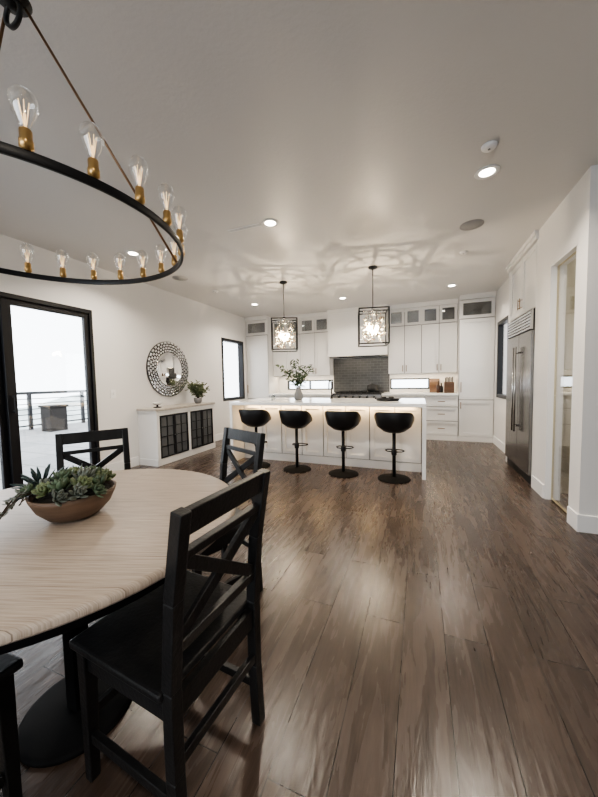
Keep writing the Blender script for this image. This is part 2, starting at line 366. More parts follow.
# ---------------------------------------------------------------- ceiling fixtures
dl=thing('recessed_light','round recessed ceiling downlight, lit warm white','light',(0,0,C),group='recessed ceiling downlights')
B().lathe([(.05,.0),(.082,.0),(.085,-.004),(.082,-.008),(.056,-.008),(.05,-.002)],(0,0,C),32,closed=True).obj('trim_ring',dl,('trim',))
B().lathe([(.0001,-.0035),(.052,-.0035),(.052,-.001),(.0001,-.001)],(0,0,C),32).obj('lens',dl,('down',))
pos=[(-1.37,2.83),(.47,2.80),(-3.18,2.82),(-1.37,5.9),(-3.1,5.6),(.5,5.9),(-2.9,-.6),(.6,-.6)]
for i,(x,y) in enumerate(pos):
    o=dl if i==0 else dup(dl)
    o.location=(x,y,C)
    la=bpy.data.lights.new('downlight_lamp','AREA'); la.shape='DISK'; la.size=.10; la.energy=(7 if y>5 else 15) if y>0 else 7; la.color=(1,.885,.745); la.spread=math.radians(140)
    lo=bpy.data.objects.new('downlight_lamp',la); COL.objects.link(lo); lo.parent=o; lo.location=(0,0,-.012)
for i,(x,y,r_) in enumerate([(.49,3.68,.11),(-3.31,3.74,.11)]):
    t=thing('ceiling_speaker','round grey flush ceiling speaker','speaker',(x,y,C),group='ceiling speakers')
    B().lathe([(.0001,-.003),(r_-.008,-.004),(r_-.008,0),(.0001,0)],(x,y,C),32).obj('grille',t,('speaker',))
    B().lathe([(r_-.008,0),(r_,0),(r_,-.006),(r_-.008,-.006)],(x,y,C),32,closed=True).obj('rim',t,('speaker',))
for i,(x,y) in enumerate([(.50,4.41),(-3.25,4.51),(.43,2.5)]):
    t=thing('smoke_detector','small round white ceiling sensor','detector',(x,y,C),group='ceiling sensors')
    B().lathe([(.0001,-.022),(.035,-.022),(.045,-.012),(.048,0),(.0001,0)],(x,y,C),24).obj('cover',t,('trim',))
    B().lathe([(.0001,-.026),(.008,-.026),(.008,-.022),(.0001,-.022)],(x,y,C),12).obj('indicator',t,('greyceramic',))
t=thing('air_vent','narrow white linear ceiling air vent','vent',(-1.66,2.80,C))
B().box(-1.84,-1.48,2.79,2.80,C-.004,C).box(-1.84,-1.48,2.83,2.84,C-.004,C).box(-1.84,-1.48,2.812,2.818,C-.004,C).obj('slats',t,('trim',))
B().box(-1.84,-1.48,2.80,2.83,C-.001,C).obj('slot',t,('greyceramic',))

# ---------------------------------------------------------------- chandelier
cx,cy,cz,R=-1.205,.66,1.73,.476
ch=thing('ring_chandelier','black ring chandelier with brass sockets and clear teardrop bulbs','chandelier',(cx,cy,C))
B().lathe([(R-.005,-.011),(R+.005,-.011),(R+.005,.011),(R-.005,.011)],(cx,cy,cz),96,closed=True).obj('ring',ch,('black',),bevel=.002)
hz=2.46
B().lathe([(.0001,-.03),(.012,-.028),(.02,-.012),(.045,-.006),(.05,0),(.045,.008),(.018,.012),(.012,.05),(.0001,.052)],(cx,cy,hz),32).obj('hub',ch,('black',))
B().tube([(cx,cy,hz+.04),(cx,cy,C-.02)],.006,12).lathe([(.065,0),(.065,-.012),(.05,-.024),(.0001,-.026)],(cx,cy,C),32).obj('stem',ch,('black',))
B().lathe([(.032,-.006),(.04,-.006),(.04,.006),(.032,.006)],(cx,cy,hz-.045),24,closed=True,axis='Y').obj('loop',ch,('black',))
for a in (58,178,298):
    a=math.radians(a)
    B().tube([(cx+.03*math.cos(a),cy+.03*math.sin(a),hz-.005),(cx+R*math.cos(a),cy+R*math.sin(a),cz+.011)],.0045,10).sph((cx+R*math.cos(a),cy+R*math.sin(a),cz+.014),.008,seg=10).obj('rod',ch,('bronze',))
sock=None
for k in range(24):
    a=math.radians(15*k+2.2); x=cx+R*math.cos(a); y=cy+R*math.sin(a)
    if sock is None:
        e=B().lathe([(.0001,0),(.009,0),(.009,.003),(.0130,.005),(.0130,.020),(.0115,.022),(.0115,.040),(.010,.043),(.0001,.043)],(0,0,0),20).obj('socket',ch,('brass',),o=(0,0,0))
        bl=B().lathe([(.010,.041),(.011,.050),(.016,.062),(.0235,.080),(.0265,.094),(.0255,.106),(.020,.117),(.010,.125),(.0001,.127)],(0,0,0),20).obj('bulb',e,('bulb',),o=(0,0,0))
        fb=B()
        for q in range(6):
            aa=q*math.pi/3; fb.tube([(.003*math.cos(aa),.003*math.sin(aa),.055),(.010*math.cos(aa),.010*math.sin(aa),.098)],.0008,5)
        fb.tube([(0,0,.043),(0,0,.075)],.0025,6).obj('filament',e,('filament',),o=(0,0,0))
        sock=e
        e.location=(x-cx,y-cy,cz+.011-C)
    else:
        dup(sock,loc=(x-cx,y-cy,cz+.011-C),rot=(0,0,a),parent=ch)

# ---------------------------------------------------------------- dining table
tx,ty=-1.21,.73
t=thing('dining_table','round dining table with whitewashed oak top and black pedestal','table',(tx,ty,0))
TR=.61
B().lathe([(.0001,.728),(TR-.02,.728),(TR-.004,.732),(TR,.738),(TR,.751),(TR-.006,.758),(TR-.014,.76),(.0001,.76)],(tx,ty,0),96).obj('tabletop',t,('oak',))
B().lathe([(TR-.09,.67),(TR-.07,.67),(TR-.07,.728),(TR-.09,.728)],(tx,ty,0),64,closed=True).obj('apron',t,('matte',))
b=B().box(tx-.03,tx+.03,ty-.03,ty+.03,.02,.70)
for a in(25,115):
    a=math.radians(a); ca,sa=math.cos(a),math.sin(a)
    b.bar((tx-ca*.5,ty-sa*.5,.70),(tx+ca*.5,ty+sa*.5,.70),.05,.05,(0,0,1))
b.obj('pedestal',t,('matte',),bevel=.004)
B().lathe([(.0001,0),(.185,0),(.185,.012),(.17,.018),(.05,.024),(.0001,.024)],(tx,ty,0),56).obj('base',t,('matte',))

# ---------------------------------------------------------------- chairs
c=thing('dining_chair','black wooden dining chair with crossed back slats','chair',(0,0,0),group='dining chairs around the round table')
W=.18
for sx in(-1,1):
    b=B()
    pts=[(sx*W,-.195,0),(sx*W,-.185,.22),(sx*W,-.185,.46),(sx*W,-.205,.70),(sx*W,-.245,.935)]
    for p,q in zip(pts,pts[1:]): b.bar(p,q,.036,.036,(0,1,0))
    b.obj('back_post',c,('blackwood',),bevel=.003)
for sx in(-1,1):
    B().bar((sx*W,.185,.43),(sx*W,.19,0),.04,.04,(0,1,0),w1=.03,t1=.03).obj('front_leg',c,('blackwood',),bevel=.003)
B().box(-.21,.21,-.175,.225,.435,.462).obj('seat',c,('blackwood',),bevel=.008)
B().box(-.16,.16,.175,.195,.37,.435).box(-.16,.16,-.195,-.175,.37,.435).box(-.19,-.17,-.17,.17,.37,.435).box(.17,.19,-.17,.17,.37,.435).obj('apron',c,('blackwood',))
def rail(z0,z1,name):
    y=lambda z:-.185-.02*max(0,(z-.46)/.24) if z<.7 else -.205-.04*(z-.7)/.235
    b=B(); b.bar((-.175,(y(z0)+y(z1))/2,(z0+z1)/2),(.175,(y(z0)+y(z1))/2,(z0+z1)/2),z1-z0,.022,(0,1,.17)); b.obj(name,c,('blackwood',),bevel=.003)
rail(.865,.935,'top_rail'); rail(.80,.825,'upper_slat'); rail(.545,.58,'lower_slat')
B().bar((-.162,-.192,.58),(.162,-.222,.80),.036,.016,(0,1,0)).bar((.162,-.196,.58),(-.162,-.226,.80),.036,.016,(0,1,0)).obj('cross_slats',c,('blackwood',),bevel=.002)
b=B().box(-.165,.165,.178,.196,.20,.23).box(-.165,.165,-.20,-.18,.24,.27)
for sx in(-1,1): b.box(sx*W-.01,sx*W+.01,-.17,.17,.13,.16)
b.obj('stretchers',c,('blackwood',),bevel=.002)
c.location=(-.755,.768,0); c.rotation_euler=(0,0,math.radians(85))
dup(c,(-1.125,1.445,0),(0,0,math.radians(156.7)))
dup(c,(-1.79,1.255,0),(0,0,math.radians(-123.5)))
dup(c,(-1.262,.270,0),(0,0,math.radians(0)))

# ---------------------------------------------------------------- planter and succulents
px_,py_=-1.175,.735
bw=thing('planter_bowl','brown wooden bowl planter on the round table','bowl',(px_,py_,.76))
B().lathe([(.0001,0),(.05,0),(.082,.012),(.113,.045),(.130,.082),(.134,.097),(.126,.097),(.120,.082),(.103,.05),(.075,.025),(.0001,.02)],(px_,py_,.76),48).obj('bowl_shell',bw,('bowl',))
B().lathe([(.0001,.075),(.114,.075),(.117,.084),(.09,.094),(.0001,.10)],(px_,py_,.76),32).obj('soil',bw,('soil',))
def leafmesh(b,M4,L,Wd,T,mi=0,tip=.15):
    secs=[(0,.35),(.25,.75),(.55,1.),(.8,.75),(.95,.35),(1,.04)]
    rings=[]
    for t_,w_ in secs:
        y=t_*L; hw=Wd/2*w_; th=T/2*(w_*.8+.2) if t_<1 else .0004; up=tip*L*t_*t_
        rings.append([b.bm.verts.new(M4@Vector(p)) for p in((-hw,y,up+th*.3),(0,y,up-th),(hw,y,up+th*.3),(0,y,up+th*.6))])
    for r0,r1 in zip(rings,rings[1:]):
        for k in range(4):
            f=b.bm.faces.new((r0[k],r0[(k+1)%4],r1[(k+1)%4],r1[k])); f.smooth=True; f.material_index=mi
    b.bm.faces.new(rings[-1]).material_index=mi; b.bm.faces.new(rings[0][::-1]).material_index=mi
def rosette(name,label,n,L,Wd,T,m,el0,el1,tip=.2):
    b=B()
    for i in range(n):
        f=i/(n-1); a=i*2.39996; el=math.radians(el0+(el1-el0)*f)
        l=L*(.45+.55*f)
        M4=Matrix.Rotation(a,4,'Z')@Matrix.Translation((0,.004,.015*(1-f)))@Matrix.Rotation(el,4,'X')
        leafmesh(b,M4,l,Wd*(.5+.5*f),T,0,tip)
    ob=b.obj(name,None,(m,)); return tag(ob,label,'plant',group='succulents in the wooden bowl')
k1=rosette('succulent','plump green rosette succulent in the bowl',22,.044,.026,.009,'suc1',80,12)
k2=rosette('succulent','lime green rosette succulent in the bowl',20,.039,.026,.009,'suc2',80,15)
k3=rosette('succulent','spiky dark blue-green agave succulent in the bowl',30,.11,.017,.007,'suc3',75,-5,.05)
k4=rosette('succulent','small grey-green succulent in the bowl',18,.037,.020,.008,'suc4',82,20)
zt=.76+.10
place=[(k3,-.115,-.04,1.0,-.0,-.5),(k3,-.09,.07,.7,.3,-.4),(k1,.04,-.065,1.15,.5,.2),(k2,-.005,-.09,1.0,.6,0),(k4,-.05,-.07,1.15,.4,-.2),(k1,-.02,-.02,1.3,0,0),
(k2,.075,-.02,1.15,.2,.5),(k1,.10,.035,1.1,-.1,.6),(k4,.035,.02,1.45,0,.1),(k2,.05,.075,1.15,-.4,.2),(k1,.0,.065,1.25,-.3,0),(k4,.105,-.055,1.05,.5,.6),(k2,-.04,.03,1.25,0,-.2),
(k1,-.075,-.10,.9,.7,-.3),(k1,.13,-.01,.85,.1,.9),(k4,.075,-.105,1.0,.8,.4),(k2,.02,.115,.95,-.7,0),(k1,-.03,.11,1.0,-.7,-.3)]
used=set()
for kk,x,y,s_,rx,ry in place:
    o=kk if kk.name not in used else dup(kk)
    used.add(kk.name)
    rr=math.hypot(x,y); o.location=(px_+x*.96,py_+y*.96,zt+.026-.28*max(0,rr-.05))
    o.rotation_euler=(rx,ry,random.uniform(0,6.28)); o.scale=(s_,)*3
ts=thing('trailing_succulent','trailing grey-green succulent spilling over the bowl rim','plant',(px_-.1,py_-.03,zt),group='succulents in the wooden bowl')
st=B(); lf=B(); rnd=random.Random(21)
for i in range(9):
    a=math.pi+ .35+(i-4)*.22; ca,sa=math.cos(a),math.sin(a); ln=rnd.uniform(.05,.10)
    P=[Vector((px_+ca*.10,py_+sa*.10,zt+.01)),Vector((px_+ca*.145,py_+sa*.145,zt+.022)),Vector((px_+ca*.175,py_+sa*.175,zt-.01)),Vector((px_+ca*(.175+ln*.45),py_+sa*(.175+ln*.45),zt-.045-ln*.2))]
    st.tube(P,.002,6)
    for j in range(14):
        t_=j/13*2.999; k=int(t_); p=P[k].lerp(P[k+1],t_-k)
        leafmesh(lf,Matrix.Translation(p)@Matrix.Rotation(rnd.uniform(0,6.28),4,'Z')@Matrix.Rotation(rnd.uniform(-.2,.7),4,'X'),.022,.010,.005)
st.obj('stems',ts,('stem',)); lf.obj('leaves',ts,('suc4',))

# ---------------------------------------------------------------- island
IX0,IX1,IY0,IY1,IZ=-2.70,.076,4.0,5.12,.93
w=thing('island_worktop','white quartz waterfall worktop on the kitchen island','worktop',(-1.31,4.56,0))
B().box(IX0,IX1,IY0,IY1,IZ-.045,IZ).obj('slab',w,('quartz',),bevel=.003)
B().box(IX0,IX0+.045,IY0,IY1,0,IZ-.045).obj('waterfall_side',w,('quartz',),bevel=.003)
B().box(IX1-.045,IX1,IY0,IY1,0,IZ-.045).obj('waterfall_side',w,('quartz',),bevel=.003)
def shaker(x0,x1,z0,z1,yf,name='door',parent=None,m='cab',glass=False,fw=.055,th=.02):
    b=B().box(x0,x0+fw,yf,yf+th,z0,z1).box(x1-fw,x1,yf,yf+th,z0,z1).box(x0+fw,x1-fw,yf,yf+th,z0,z0+fw).box(x0+fw,x1-fw,yf,yf+th,z1-fw,z1)
    if not glass: b.box(x0+fw,x1-fw,yf+.017,yf+th,z0+fw,z1-fw)
    d=b.obj(name,parent,(m,))
    if glass: B().box(x0+fw,x1-fw,yf+.009,yf+.013,z0+fw,z1-fw).obj('glass_pane',d,('cabglass',))
    return d
def handle(x,z,yf,parent,vert=True,L=.13):
    b=B()
    if vert: b.tube([(x,yf-.028,z-L/2),(x,yf-.028,z+L/2)],.007,8).tube([(x,yf-.028,z-L/3),(x,yf,z-L/3)],.004,8).tube([(x,yf-.028,z+L/3),(x,yf,z+L/3)],.004,8)
    else: b.tube([(x-L/2,yf-.028,z),(x+L/2,yf-.028,z)],.007,8).tube([(x-L/3,yf-.028,z),(x-L/3,yf,z)],.004,8).tube([(x+L/3,yf-.028,z),(x+L/3,yf,z)],.004,8)
    b.obj('handle',parent,('bronze',))
n=4; a0,a1=IX0+.05,IX1-.05
for i in range(n):
    xa=a0+(a1-a0)*i/n; xb=a0+(a1-a0)*(i+1)/n
    u=thing('island_cabinet','white panelled island cabinet under the worktop','cabinet',((xa+xb)/2,4.7,0),group='island cabinets')
    B().box(xa,xb,4.344,IY1-.03,.0,IZ-.048).obj('body',u,('cab',))
    B().box(xa+.001,xb-.001,4.3405,4.3435,.11,IZ-.05).obj('gap_shade',u,('gapshade',))  # dark sheet behind the doors, shade of the gaps painted in
    B().box(xa,xb,4.32,4.34,0,.11).obj('plinth',u,('cab',))
    m_=(xa+xb)/2
    for p,q in((xa+.006,m_-.005),(m_+.005,xb-.006)): shaker(p,q,.120,IZ-.06,4.32,'door',u)
led=thing('led_strip','warm LED strip under the island worktop','light strip',(-1.31,4.3,IZ-.05))
B().box(-2.6,-.02,4.275,4.29,IZ-.055,IZ-.0455).obj('housing',led,('trim',)); B().box(-2.6,-.02,4.277,4.288,IZ-.058,IZ-.055).obj('diffuser',led,('led',))
# stools
s=thing('bar_stool','black leather bucket bar stool on a round pedestal base','stool',(0,0,0),group='bar stools along the kitchen island')
B().lathe([(.0001,0),(.190,0),(.195,.006),(.190,.012),(.06,.022),(.030,.033),(.0001,.034)],(0,0,0),40).obj('base',s,('matte',))
B().tube([(0,0,.03),(0,0,.58)],.021,16).lathe([(.028,.30),(.032,.31),(.032,.36),(.028,.37)],(0,0,0),20).obj('column',s,('black',))
B().tube([(-.0,.03,.33),(-.09,.06,.33),(-.115,.12,.33),(-.09,.17,.33),(0,.19,.33),(.09,.17,.33),(.115,.12,.33),(.09,.06,.33),(0,.03,.33)],.007,10).obj('footrest',s,('matte',))
b=B(); NS=44; segs=[]
for k in range(NS):
    a=2*math.pi*k/NS; dx,dy=math.sin(a),-math.cos(a); q=.5+.5*math.cos(a)
    bk=min(1,max(0,(q-.12)/.80)); bk=bk*bk*(3-2*bk)
    ztop=.668+.18*bk; fl=.028*bk+.010*abs(dx)
    sq=1/max(abs(dx),abs(dy))**.18
    col=[(.05,.580),(.080,.583),(.118,.597),(.152,.625),(.176+fl*.5,.660),(.193+fl,ztop-.012),(.190+fl,ztop),(.175+fl,ztop-.002),(.160+fl*.5,max(.672,ztop-.07)),(.140,.660),(.09,.664)]
    segs.append([Vector((dx*r*sq*1.08,dy*r*sq*.94,z)) for r,z in col])
V=[[b.bm.verts.new(p) for p in sg] for sg in segs]
vb=b.bm.verts.new((0,0,.578)); vt=b.bm.verts.new((0,0,.670))
for k in range(NS):
    A,Bq=V[k],V[(k+1)%NS]
    for j in range(len(A)-1): f=b.bm.faces.new((A[j],Bq[j],Bq[j+1],A[j+1])); f.smooth=True
    b.bm.faces.new((vb,Bq[0],A[0])).smooth=True; b.bm.faces.new((vt,A[-1],Bq[-1])).smooth=True
b.obj('seat',s,('leather',))
s.location=(-.29,3.93,0)
for i,(x,y,rz) in enumerate([(-.93,3.95,.05),(-1.59,3.96,-.04),(-2.22,3.95,.08)]): dup(s,(x,y,0),(0,0,rz))

f_=thing('kitchen_faucet','black gooseneck faucet on the island','faucet',(-1.35,4.95,IZ))
pts=[(-1.35,4.95,IZ)]+[(-1.35,4.95,IZ+.22)]+[(-1.35,4.95-.08+.08*math.cos(a),IZ+.22+.08*math.sin(a)) for a in [math.radians(v) for v in range(20,181,20)]]+[(-1.35,4.79,IZ+.16)]
B().tube(pts,.011,12).lathe([(.026,0),(.026,.01),(.015,.02),(.015,.05)],(-1.35,4.95,IZ),20).obj('spout',f_,('black',))
B().tube([(-1.35,4.95,IZ+.05),(-1.29,4.95,IZ+.075)],.006,8).obj('lever',f_,('black',))
def leafy(parent,base,h,n,spread,m,leafL,seed,per=16,up=.5,wr=.42):
    rnd=random.Random(seed); st=B(); lf=B()
    for i in range(n):
        a=2*math.pi*i/n+rnd.uniform(-.3,.3); sp=spread*rnd.uniform(.35,1); hh=h*rnd.uniform(.6,1)
        pts=[]
        for k in range(7):
            t=k/6; pts.append(Vector((base[0]+math.cos(a)*sp*t**1.4,base[1]+math.sin(a)*sp*t**1.4,base[2]+hh*t-(.05*h*t*t))))
        st.tube(pts,[.004*(1-.7*k/6) for k in range(7)],6)
        for j in range(per):
            t=.3+.7*j/(per-1); k=min(5,int(t*6)); p=pts[k].lerp(pts[k+1],t*6-k)
            M4=Matrix.Translation(p)@Matrix.Rotation(rnd.uniform(0,6.28),4,'Z')@Matrix.Rotation(rnd.uniform(-.4,.9)*up*2,4,'X')
            l=leafL*rnd.uniform(.7,1.2); w_=l*wr
            P=[M4@Vector(q) for q in((0,0,0),(w_/2,l*.35,.1*l),(w_*.35,l*.75,.08*l),(0,l,-.05*l),(-w_*.35,l*.75,.08*l),(-w_/2,l*.35,.1*l))]
            vs=[lf.bm.verts.new(q) for q in P]
            lf.bm.faces.new((vs[0],vs[1],vs[2],vs[3])); lf.bm.faces.new((vs[0],vs[3],vs[4],vs[5]))
    st.obj('stems',parent,('stem',)); lf.obj('foliage',parent,(m,),recalc=False)
vx,vy=-1.78,4.55
v=thing('vase_with_branches','grey glass vase holding leafy green branches','plant',(vx,vy,IZ))
B().lathe([(.0001,0),(.055,0),(.07,.03),(.072,.08),(.05,.14),(.036,.18),(.045,.20),(.041,.20),(.032,.18),(.045,.14),(.066,.08),(.064,.03),(.0001,.01)],(vx,vy,IZ),28).obj('vase',v,('greyceramic',))
leafy(v,(vx,vy,IZ+.10),.56,13,.34,'leaf',.095,3,14)
tr=thing('serving_tray','round black tray on the island worktop','tray',(-.42,4.55,IZ))
B().lathe([(.0001,0),(.15,0),(.165,.03),(.16,.03),(.146,.008),(.0001,.006)],(-.42,4.55,IZ),36).obj('tray_dish',tr,('black',))
for sx in(-1,1): B().tube([(-.42+sx*.155,4.51,IZ+.02),(-.42+sx*.185,4.52,IZ+.04),(-.42+sx*.185,4.58,IZ+.04),(-.42+sx*.155,4.59,IZ+.02)],.005,8).obj('handle',tr,('black',))
for i,(x,y) in enumerate([(-.47,4.53),(-.38,4.58),(-.36,4.50)]):
    cu=thing('tea_cup','small dark ceramic cup on the tray','cup',(x,y,IZ+.0085),group='cups on the tray')
    B().lathe([(.0001,0),(.022,0),(.03,.02),(.032,.045),(.029,.045),(.026,.02),(.0001,.008)],(x,y,IZ+.0085),20).obj('cup_body',cu,('burner',))
cd=thing('glass_candle','small glass candle holder on the island','candle',(-2.2,4.5,IZ))
B().lathe([(.0001,0),(.035,0),(.035,.08),(.032,.08),(.032,.006),(.0001,.006)],(-2.2,4.5,IZ),24).obj('holder',cd,('cabglass',)); B().lathe([(.0001,.007),(.03,.007),(.03,.05),(.0001,.05)],(-2.2,4.5,IZ),20).obj('wax',cd,('ceramic',))

# pendants
p=thing('cage_pendant','black cube cage pendant with crystal strands, lit','pendant light',(0,0,C),group='cage pendants above the island')
B().lathe([(.06,0),(.06,-.018),(.02,-.03),(.0001,-.031)],(0,0,C),28).obj('canopy',p,('black',))
B().tube([(0,0,C-.03),(0,0,2.22)],.006,10).lathe([(.0001,2.20),(.02,2.20),(.02,2.24),(.0001,2.25)],(0,0,0),16).obj('rod',p,('black',))
b=B(); q=.195; z0,z1=1.72,2.19; t_=.016
for sx in(-1,1):
    for sy in(-1,1): b.box(sx*q-t_/2,sx*q+t_/2,sy*q-t_/2,sy*q+t_/2,z0,z1)
for z in(z0,z1):
    for s_ in(-1,1):
        b.box(-q,q,s_*q-t_/2,s_*q+t_/2,z-t_/2,z+t_/2); b.box(s_*q-t_/2,s_*q+t_/2,-q,q,z-t_/2,z+t_/2)
b.box(-q,q,-t_/2,t_/2,z1-t_/2,z1+t_/2); b.box(-t_/2,t_/2,-q,q,z1-t_/2,z1+t_/2)
b.obj('cage',p,('black',))
b=B(); rnd=random.Random(5)
for i in range(95):
    a=rnd.uniform(0,6.283); r0=rnd.uniform(.085,.165); x,y=r0*math.cos(a),r0*math.sin(a); z=rnd.uniform(1.76,2.10)
    r_=rnd.uniform(.014,.024)
    M4=Matrix.Translation((x,y,z))@Matrix.Rotation(rnd.uniform(0,3),4,'Z')@Matrix.Rotation(rnd.uniform(-.7,.7),4,'X')
    k0=len(b.bm.verts)
    b.lathe([(.0006,-r_*1.2),(r_,-r_*.25),(r_,r_*.25),(.0006,r_*1.2)],(0,0,0),6); b.xf(M4,k0)
    if i%3==0: b.tube([(x,y,z),(x,y,2.165)],.0008,4)
for f in b.bm.faces: f.smooth=False
o=b.obj('crystal_strands',p,('crystal',)); o['kind']='stuff'
B().lathe([(.142,2.16),(.148,2.16),(.148,2.175),(.142,2.175)],(0,0,0),36,closed=True).lathe([(.097,2.16),(.103,2.16),(.103,2.175),(.097,2.175)],(0,0,0),28,closed=True).obj('strand_ring',p,('steel2',))
for a in range(5):
    a=a*2*math.pi/5+.4; x,y=.06*math.cos(a),.06*math.sin(a); zz=1.93+.03*(math.sin(a*3))
    B().tube([(x,y,zz+.02),(x,y,2.185)],.006,8).obj('candle_arm',p,('steel2',))
    B().sph((x,y,zz),.023,seg=12,sc=(1,1,1.5)).obj('bulb',p,('hot',))
la=bpy.data.lights.new('pendant_lamp','POINT'); la.energy=34; la.color=(1,.82,.60); la.shadow_soft_size=.004
lo=bpy.data.objects.new('pendant_lamp',la); COL.objects.link(lo); lo.parent=p; lo.location=(0,0,1.95-C)
p.location=(-.61,4.47,C); p.rotation_euler=(0,0,math.radians(12))
dup(p,(-2.0,4.55,C),(0,0,math.radians(24)))

# ---------------------------------------------------------------- back kitchen
YU=6.95; YBASE=6.69; YW=YB
def upper(x0,x1,label='white upper cabinet with glass-front top doors'):
    u=thing('upper_cabinet',label,'cabinet',((x0+x1)/2,YW,1.34),group='upper kitchen cabinets')
    b=B().box(x0,x1,YU+.024,YW-.002,1.34,2.345)
    b.box(x0,x0+.018,YU+.024,YW-.002,2.345,2.70).box(x1-.018,x1,YU+.024,YW-.002,2.345,2.70).box(x0,x1,YU+.024,YW-.002,2.69,2.70)
    b.obj('body',u,('cab',)); B().box(x0+.001,x1-.001,YU+.0205,YU+.0235,1.341,2.345).obj('gap_shade',u,('gapshade',))
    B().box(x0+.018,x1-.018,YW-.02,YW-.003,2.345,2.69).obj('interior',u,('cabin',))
    m=(x0+x1)/2
    for a,c,s_ in((x0+.006,m-.005,1),(m+.005,x1-.006,-1)):
        d=shaker(a,c,1.345,2.335,YU,'door',u); handle(c-.03 if s_>0 else a+.03,1.45,YU,d)
        shaker(a,c,2.350,2.69,YU,'glass_door',u,glass=True,fw=.05)
    B().box(x0,x1,YU-.025,YW-.002,2.70,C).box(x0,x1,YU-.045,YU-.025,2.745,C).obj('crown',u,('cab',))
upper(-3.38,-2.66); upper(-2.66,-1.93); upper(-.63,.035); upper(.035,.70)
def tall(x0,x1,label):
    u=thing('tall_cabinet',label,'cabinet',((x0+x1)/2,YW,0))
    b=B().box(x0,x1,YBASE+.024,YW-.002,.0,2.345).box(x0,x0+.018,YBASE+.024,YW-.002,2.345,2.70).box(x1-.018,x1,YBASE+.024,YW-.002,2.345,2.70)
    b.obj('body',u,('cab',)); B().box(x0+.001,x1-.001,YBASE+.0205,YBASE+.0235,.1,2.345).obj('gap_shade',u,('gapshade',)); B().box(x0+.018,x1-.018,YBASE+.3,YBASE+.31,2.345,2.69).obj('interior',u,('cabin',))
    B().box(x0,x1,YBASE,YBASE+.02,0,.095).obj('plinth',u,('cab',))
    d=shaker(x0+.007,x1-.007,.102,.80,YBASE,'door',u,fw=.065); handle(x0+.035,.7,YBASE,d)
    d=shaker(x0+.007,x1-.007,.812,2.335,YBASE,'door',u,fw=.065); handle(x0+.035,1.05,YBASE,d,L=.2)
    d=shaker(x0+.007,x1-.007,2.350,2.69,YBASE,'glass_door',u,glass=True,fw=.055)
    B().box(x0,x1,YBASE-.025,YW-.002,2.70,C).box(x0,x1,YBASE-.045,YBASE-.025,2.745,C).obj('crown',u,('cab',))
tall(.705,1.295,'tall white pantry cabinet with a glass-front top'); tall(-3.975,-3.385,'tall white pantry cabinet with a glass-front top')
def basec(x0,x1,drawers=True):
    u=thing('base_cabinet','white base cabinet with drawers' if drawers else 'white base cabinet with doors','cabinet',((x0+x1)/2,YW,0),group='base kitchen cabinets')
    B().box(x0,x1,YBASE+.024,YW-.002,0,.885).obj('body',u,('cab',)); B().box(x0,x1,YBASE,YBASE+.02,0,.095).obj('plinth',u,('cab',))
    B().box(x0+.001,x1-.001,YBASE+.0205,YBASE+.0235,.096,.885).obj('gap_shade',u,('gapshade',))
    if drawers:
        for z0,z1 in((.102,.378),(.390,.658),(.670,.876)):
            d=shaker(x0+.006,x1-.006,z0,z1,YBASE,'drawer',u,fw=.045); handle((x0+x1)/2,(z0+z1)/2,YBASE,d,False)
    else:
        m=(x0+x1)/2
        for a,c,s_ in((x0+.006,m-.005,1),(m+.005,x1-.006,-1)):
            d=shaker(a,c,.102,.876,YBASE,'door',u); handle(c-.03 if s_>0 else a+.03,.78,YBASE,d)
basec(-3.38,-2.64,False); basec(-2.63,-1.80); basec(-.74,.095); basec(.10,.70)
tag(B().box(-3.38,-1.80,YBASE-.025,YW-.002,.888,.93).obj('worktop',None,('quartz',),bevel=.003,o=(-2.6,7,.888)),'white quartz worktop on the base cabinets','worktop')
tag(B().box(-.74,.70,YBASE-.025,YW-.002,.888,.93).obj('worktop',None,('quartz',),bevel=.003,o=(0,7,.888)),'white quartz worktop beside the range','worktop')
tag(B().box(-1.93,-.63,YW-.016,YW-.001,.936,1.738).obj('tile_backsplash',None,('tile',),o=(-1.28,YW,.936)),'dark grey tile backsplash behind the range','backsplash')
h_=thing('range_hood','white built-in range hood cover reaching the ceiling','range hood',(-1.28,YW,1.75))
B().box(-1.92,-.635,6.80,YW-.002,1.80,2.70).obj('cover',h_,('cab',),bevel=.003)
B().box(-1.925,-.632,6.775,YW-.002,1.75,1.84).obj('bottom_trim',h_,('cab',),bevel=.003)
B().box(-1.925,-.632,6.775,YW-.002,2.70,C).obj('crown',h_,('cab',))
B().box(-1.75,-.8,6.85,7.22,1.742,1.75).obj('filter',h_,('steel',))
rg=thing('kitchen_range','stainless steel gas range below the hood','range',(-1.27,7,0))
B().box(-1.795,-.745,6.66,YW-.02,.0,.915).obj('body',rg,('steel',),bevel=.004)
B().box(-1.795,-.745,6.64,YW-.02,.915,.935).obj('cooktop',rg,('burner',))
for x in(-1.62,-1.27,-.92):
    b=B()
    for dx in(-.12,0,.12): b.box(x+dx-.006,x+dx+.006,6.74,7.22,.935,.965)
    for yy in(6.78,6.98,7.18): b.box(x-.15,x+.15,yy-.006,yy+.006,.95,.965)
    b.obj('grate',rg,('burner',))
for k in range(6):
    x=-1.65+.152*k; B().lathe([(.0001,6.615),(.02,6.615),(.022,6.66),(.0001,6.66)],(x,0,.86),16,axis='Y').obj('knob',rg,('burner',))
for x0,x1 in((-1.77,-1.10),(-1.07,-.77)):
    d=B().box(x0,x1,6.645,6.66,.18,.78).obj('oven_door',rg,('steel',)); B().tube([(x0+.04,6.60,.73),(x1-.04,6.60,.73)],.01,10).obj('handle',d,('steel2',))
pot=thing('cooking_pot','dark cooking pot on the range','pot',(-.98,7.0,.966))
B().lathe([(.0001,0),(.10,0),(.115,.02),(.115,.12),(.11,.12),(.108,.02),(.0001,.008)],(-.98,7.0,.966),28).obj('pot_body',pot,('burner',))
